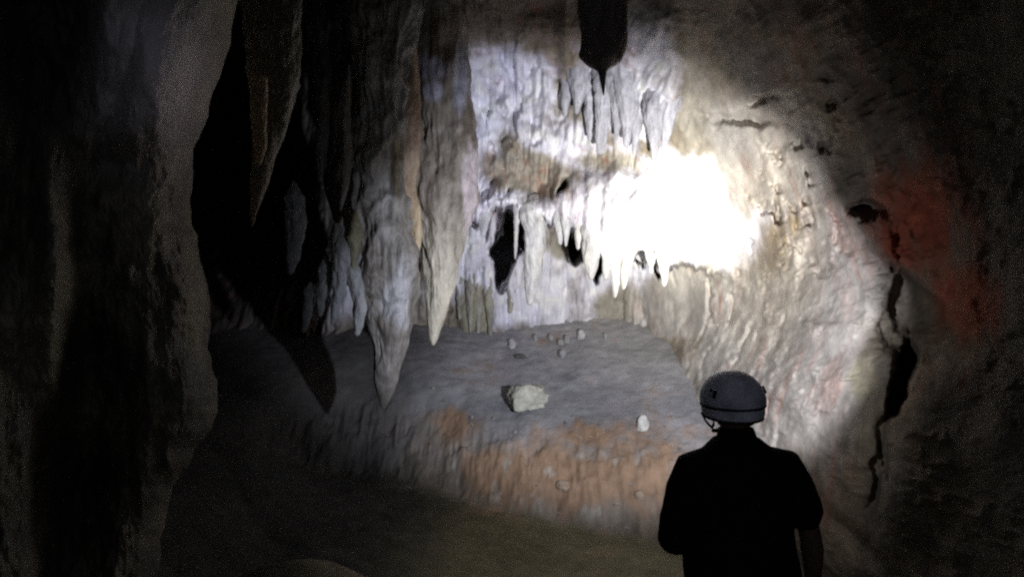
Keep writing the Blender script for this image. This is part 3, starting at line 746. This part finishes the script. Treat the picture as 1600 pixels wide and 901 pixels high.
# arms: the left one bent forward, the right one hanging
Ls, Le, Lw = (-0.185, 0.0, 1.315), (-0.262, -0.015, 1.075), (-0.215, 0.20, 0.985)
Rs, Re, Rw = (0.190, 0.0, 1.315), (0.288, 0.0, 1.065), (0.322, 0.05, 0.815)
limb(bm, [(*Ls, 0.05), (*Le, 0.045), (-0.235, 0.08, 1.025, 0.045), (*Lw, 0.029)], 22)
limb(bm, [(*Rs, 0.05), (*Re, 0.043), (0.308, 0.02, 0.975, 0.046), (0.317, 0.04, 0.88, 0.036), (*Rw, 0.028)], 22)
fingers(bm, Lw, (0.35, 0.9, -0.15), (0.9, -0.3, 0.0), (0.1, 0.2, 1), 0.85)
fingers(bm, Rw, (0.02, 0.15, -1), (-1, 0.05, 0), (0.05, 1, 0.1), 0.35)
# core and legs carried inside the clothes
limb(bm, [(0, 0, 0.98, 0.11), (0, 0, 1.15, 0.11), (0, 0, 1.3, 0.12), (0, 0, 1.38, 0.09)], 24, 0.8)
for sgn in (-1, 1):
    limb(bm, [(0, 0, 1.33, 0.05), (sgn * 0.18, 0, 1.315, 0.05)], 18)
    limb(bm, [(sgn * 0.08, 0, 0.95, 0.075), (sgn * 0.10, 0.005, 0.5, 0.05), (sgn * 0.115, -0.01, 0.12, 0.036)], 20)
body = fuse('body', bm, M_skin, person, 0.0062, 3)

# shirt
bm = bmesh.new()
tor = [  # z, half width, half depth, centre x, centre y
 (0.86, 0.225, 0.135, 0.01, 0.01), (0.92, 0.230, 0.138, 0.008, 0.01), (1.00, 0.222, 0.132, 0.0, 0.01), (1.08, 0.215, 0.128, 0.0, 0.01), (1.17, 0.220, 0.130, 0.0, 0.005),
 (1.26, 0.222, 0.132, 0, 0.0), (1.32, 0.200, 0.122, 0.0, -0.005), (1.37, 0.160, 0.104, 0, -0.005), (1.41, 0.118, 0.084, 0, -0.002), (1.435, 0.085, 0.072, 0, 0.0)]
ring_loft(bm, [((x, y, z), a, b, X3, Y3) for (z, a, b, x, y) in tor], 48, 2.35)
limb(bm, [(-0.12, 0, 1.335, 0.066), (-0.176, 0.0, 1.308, 0.081), (-0.216, 0.0, 1.23, 0.078), (-0.248, -0.008, 1.13, 0.071), (-0.262, 0.01, 1.055, 0.066), (-0.262, 0.045, 1.03, 0.062)], 26)
limb(bm, [(0.12, 0, 1.335, 0.066), (0.182, 0.0, 1.308, 0.082), (0.228, 0.0, 1.23, 0.079), (0.260, 0.0, 1.16, 0.075), (0.273, 0.002, 1.12, 0.073)], 26)
# folds
for v in bm.verts: pass
shirt = fuse('shirt', bm, M_shirt, person, 0.010, 5)
V = np.empty(len(shirt.data.vertices) * 3, np.float32); shirt.data.vertices.foreach_get('co', V); V = V.reshape(-1, 3)
N_ = np.empty(len(V) * 3, np.float32); shirt.data.vertices.foreach_get('normal', N_); N_ = N_.reshape(-1, 3)
V = V + N_ * (fbm(sc3(V, 7, 7, 4, 3), 3, ridged=True) * 0.007 + 0.003)[:, None]
shirt.data.vertices.foreach_set('co', V.ravel()); shirt.data.update()
# collar
bm = bmesh.new()
ring_loft(bm, [((0, -0.004, 1.405), 0.100, 0.085, X3, Y3), ((0, 0, 1.43), 0.084, 0.075, X3, Y3), ((0, 0.006, 1.462), 0.074, 0.071, X3, Y3), ((0, 0.008, 1.478), 0.069, 0.066, X3, Y3)], 36)
fuse('collar', bm, M_shirt, person, 0.006, 3)
# trousers
bm = bmesh.new()
ring_loft(bm, [((0.005, 0.01, 0.93), 0.17, 0.115, X3, Y3), ((0, 0.0, 0.84), 0.178, 0.125, X3, Y3), ((0, 0, 0.76), 0.165, 0.115, X3, Y3)], 36, 2.3)
for sgn in (-1, 1):
    limb(bm, [(sgn * 0.085, 0, 0.80, 0.095), (sgn * 0.095, 0.005, 0.5, 0.074), (sgn * 0.11, -0.008, 0.2, 0.062), (sgn * 0.115, -0.01, 0.12, 0.062)], 24)
fuse('trousers', bm, M_trs, person, 0.010, 4)
for sgn in (-1, 1):
    bm = bmesh.new()
    limb(bm, [(sgn * 0.115, -0.01, 0.20, 0.055), (sgn * 0.116, -0.01, 0.08, 0.05)], 20)
    limb(bm, [(sgn * 0.116, -0.035, 0.045, 0.044), (sgn * 0.122, 0.06, 0.045, 0.046), (sgn * 0.128, 0.16, 0.04, 0.038)], 20)
    fuse('boot', bm, M_boot, person, 0.008, 3)
# hair at the nape
bm = bmesh.new()
ring_loft(bm, [((hx, -0.028, 1.495), 0.045, 0.035, X3, Y3), ((hx, -0.02, 1.53), 0.066, 0.06, X3, Y3), ((hx, -0.012, 1.58), 0.080, 0.085, X3, Y3), ((hx, -0.005, 1.63), 0.080, 0.088, X3, Y3)], 30)
fuse('hair', bm, M_hair, person, 0.006, 2)
# helmet: shell with a flared lower band, brim, straps, headlamp in front; tipped back and turned a little to the left
helmet = bpy.data.objects.new('helmet', None); helmet.parent = person; scene.collection.objects.link(helmet)
helmet.location = (-0.008, 0.012, 1.575); helmet.rotation_euler = (R(7), R(-3), R(10))
bm = bmesh.new()
hr = [(-0.052, 0.108, 0.130), (-0.046, 0.116, 0.140), (-0.030, 0.1185, 0.143), (-0.010, 0.1195, 0.1440), (-0.004, 0.1200, 0.1445), (0.002, 0.1235, 0.148), (0.012, 0.1245, 0.149), (0.03, 0.1235, 0.148), (0.055, 0.1165, 0.141), (0.085, 0.100, 0.122), (0.108, 0.078, 0.096), (0.124, 0.050, 0.062), (0.132, 0.022, 0.027)]
ring_loft(bm, [((0, 0, z), a, b, X3, Y3) for (z, a, b) in hr], 56)
shell = fuse('shell', bm, M_helm, helmet, 0.0045, 2)
bm = bmesh.new()     # groove band round the shell
n = 64
def torus(bm, cz, rx, ry, tr, n=64, m=8, tilt=0.0, hgt=1.0):
    L_ = []
    for i in range(n):
        a = 2 * math.pi * i / n
        c = Vector((math.cos(a) * rx, math.sin(a) * ry, cz + tilt * math.sin(a)))
        o_ = Vector((math.cos(a), math.sin(a), 0))
        L_.append([bm.verts.new(c + o_ * math.cos(b) * tr + Vector((0, 0, 1)) * math.sin(b) * tr * hgt) for b in [2 * math.pi * j / m for j in range(m)]])
    for i in range(n):
        A, B = L_[i], L_[(i + 1) % n]
        for j in range(m): bm.faces.new((A[j], B[j], B[(j + 1) % m], A[(j + 1) % m]))
torus(bm, -0.004, 0.1205, 0.1450, 0.0042, tilt=-0.006, hgt=1.5)
bmesh.ops.recalc_face_normals(bm, faces=bm.faces)
me = bpy.data.meshes.new('band'); bm.to_mesh(me); bm.free(); me.materials.append(M_strap); me.polygons.foreach_set('use_smooth', np.full(len(me.polygons), True))
link('band', me, helmet)
bm = bmesh.new()
torus(bm, -0.052, 0.112, 0.134, 0.0045, hgt=1.2)
bmesh.ops.recalc_face_normals(bm, faces=bm.faces)
me = bpy.data.meshes.new('rim'); bm.to_mesh(me); bm.free(); me.materials.append(M_strap); me.polygons.foreach_set('use_smooth', np.full(len(me.polygons), True))
link('rim', me, helmet)
def slab(name, pts, w, t, mat, parent, nrm=(1, 0, 0)):
    bm = bmesh.new(); loops = []
    nv = Vector(nrm)
    for k, p in enumerate(pts):
        p = Vector(p); a = Vector(pts[max(k - 1, 0)]); b = Vector(pts[min(k + 1, len(pts) - 1)])
        d = (b - a).normalized(); s = d.cross(nv).normalized()
        loops.append([bm.verts.new(p + s * (w / 2 * i) + nv * (t / 2 * j)) for i, j in ((-1, -1), (1, -1), (1, 1), (-1, 1))])
    for A, B in zip(loops, loops[1:]):
        for i in range(4): bm.faces.new((A[i], A[(i + 1) % 4], B[(i + 1) % 4], B[i]))
    bm.faces.new(loops[0][::-1]); bm.faces.new(loops[-1])
    bmesh.ops.recalc_face_normals(bm, faces=bm.faces)
    me = bpy.data.meshes.new(name); bm.to_mesh(me); bm.free(); me.materials.append(mat)
    return link(name, me, parent)
for sgn in (-1, 1):
    slab('chin_strap', [(sgn * 0.110, -0.035, -0.04), (sgn * 0.100, -0.025, -0.07), (sgn * 0.092, 0.005, -0.095), (sgn * 0.075, 0.035, -0.115), (sgn * 0.035, 0.07, -0.128), (0.0, 0.08, -0.130)], 0.016, 0.004, M_strap, helmet, (sgn * 0.9, 0.3, 0))
    slab('strap', [(sgn * 0.112, 0.055, -0.04), (sgn * 0.100, 0.04, -0.075), (sgn * 0.091, 0.012, -0.095)], 0.014, 0.004, M_strap, helmet, (sgn * 0.9, 0.2, 0))
    # vents
    for q in range(3):
        slab('vent', [(sgn * (0.1165 - 0.004 * q), -0.055 + 0.028 * q - 0.0, 0.040), (sgn * (0.1065 - 0.003 * q), -0.050 + 0.028 * q, 0.068)], 0.011, 0.012, M_strap, helmet, (sgn * 0.85, -0.3, 0.4))
bm = bmesh.new()
ring_loft(bm, [((0, 0.140, 0.015), 0.030, 0.022, X3, Z3), ((0, 0.165, 0.015), 0.030, 0.022, X3, Z3), ((0, 0.178, 0.015), 0.024, 0.018, X3, Z3)], 28)
bmesh.ops.recalc_face_normals(bm, faces=bm.faces)
me = bpy.data.meshes.new('headlamp'); bm.to_mesh(me); bm.free(); me.materials.append(M_lens)
link('headlamp', me, helmet)
bpy.context.view_layer.update()
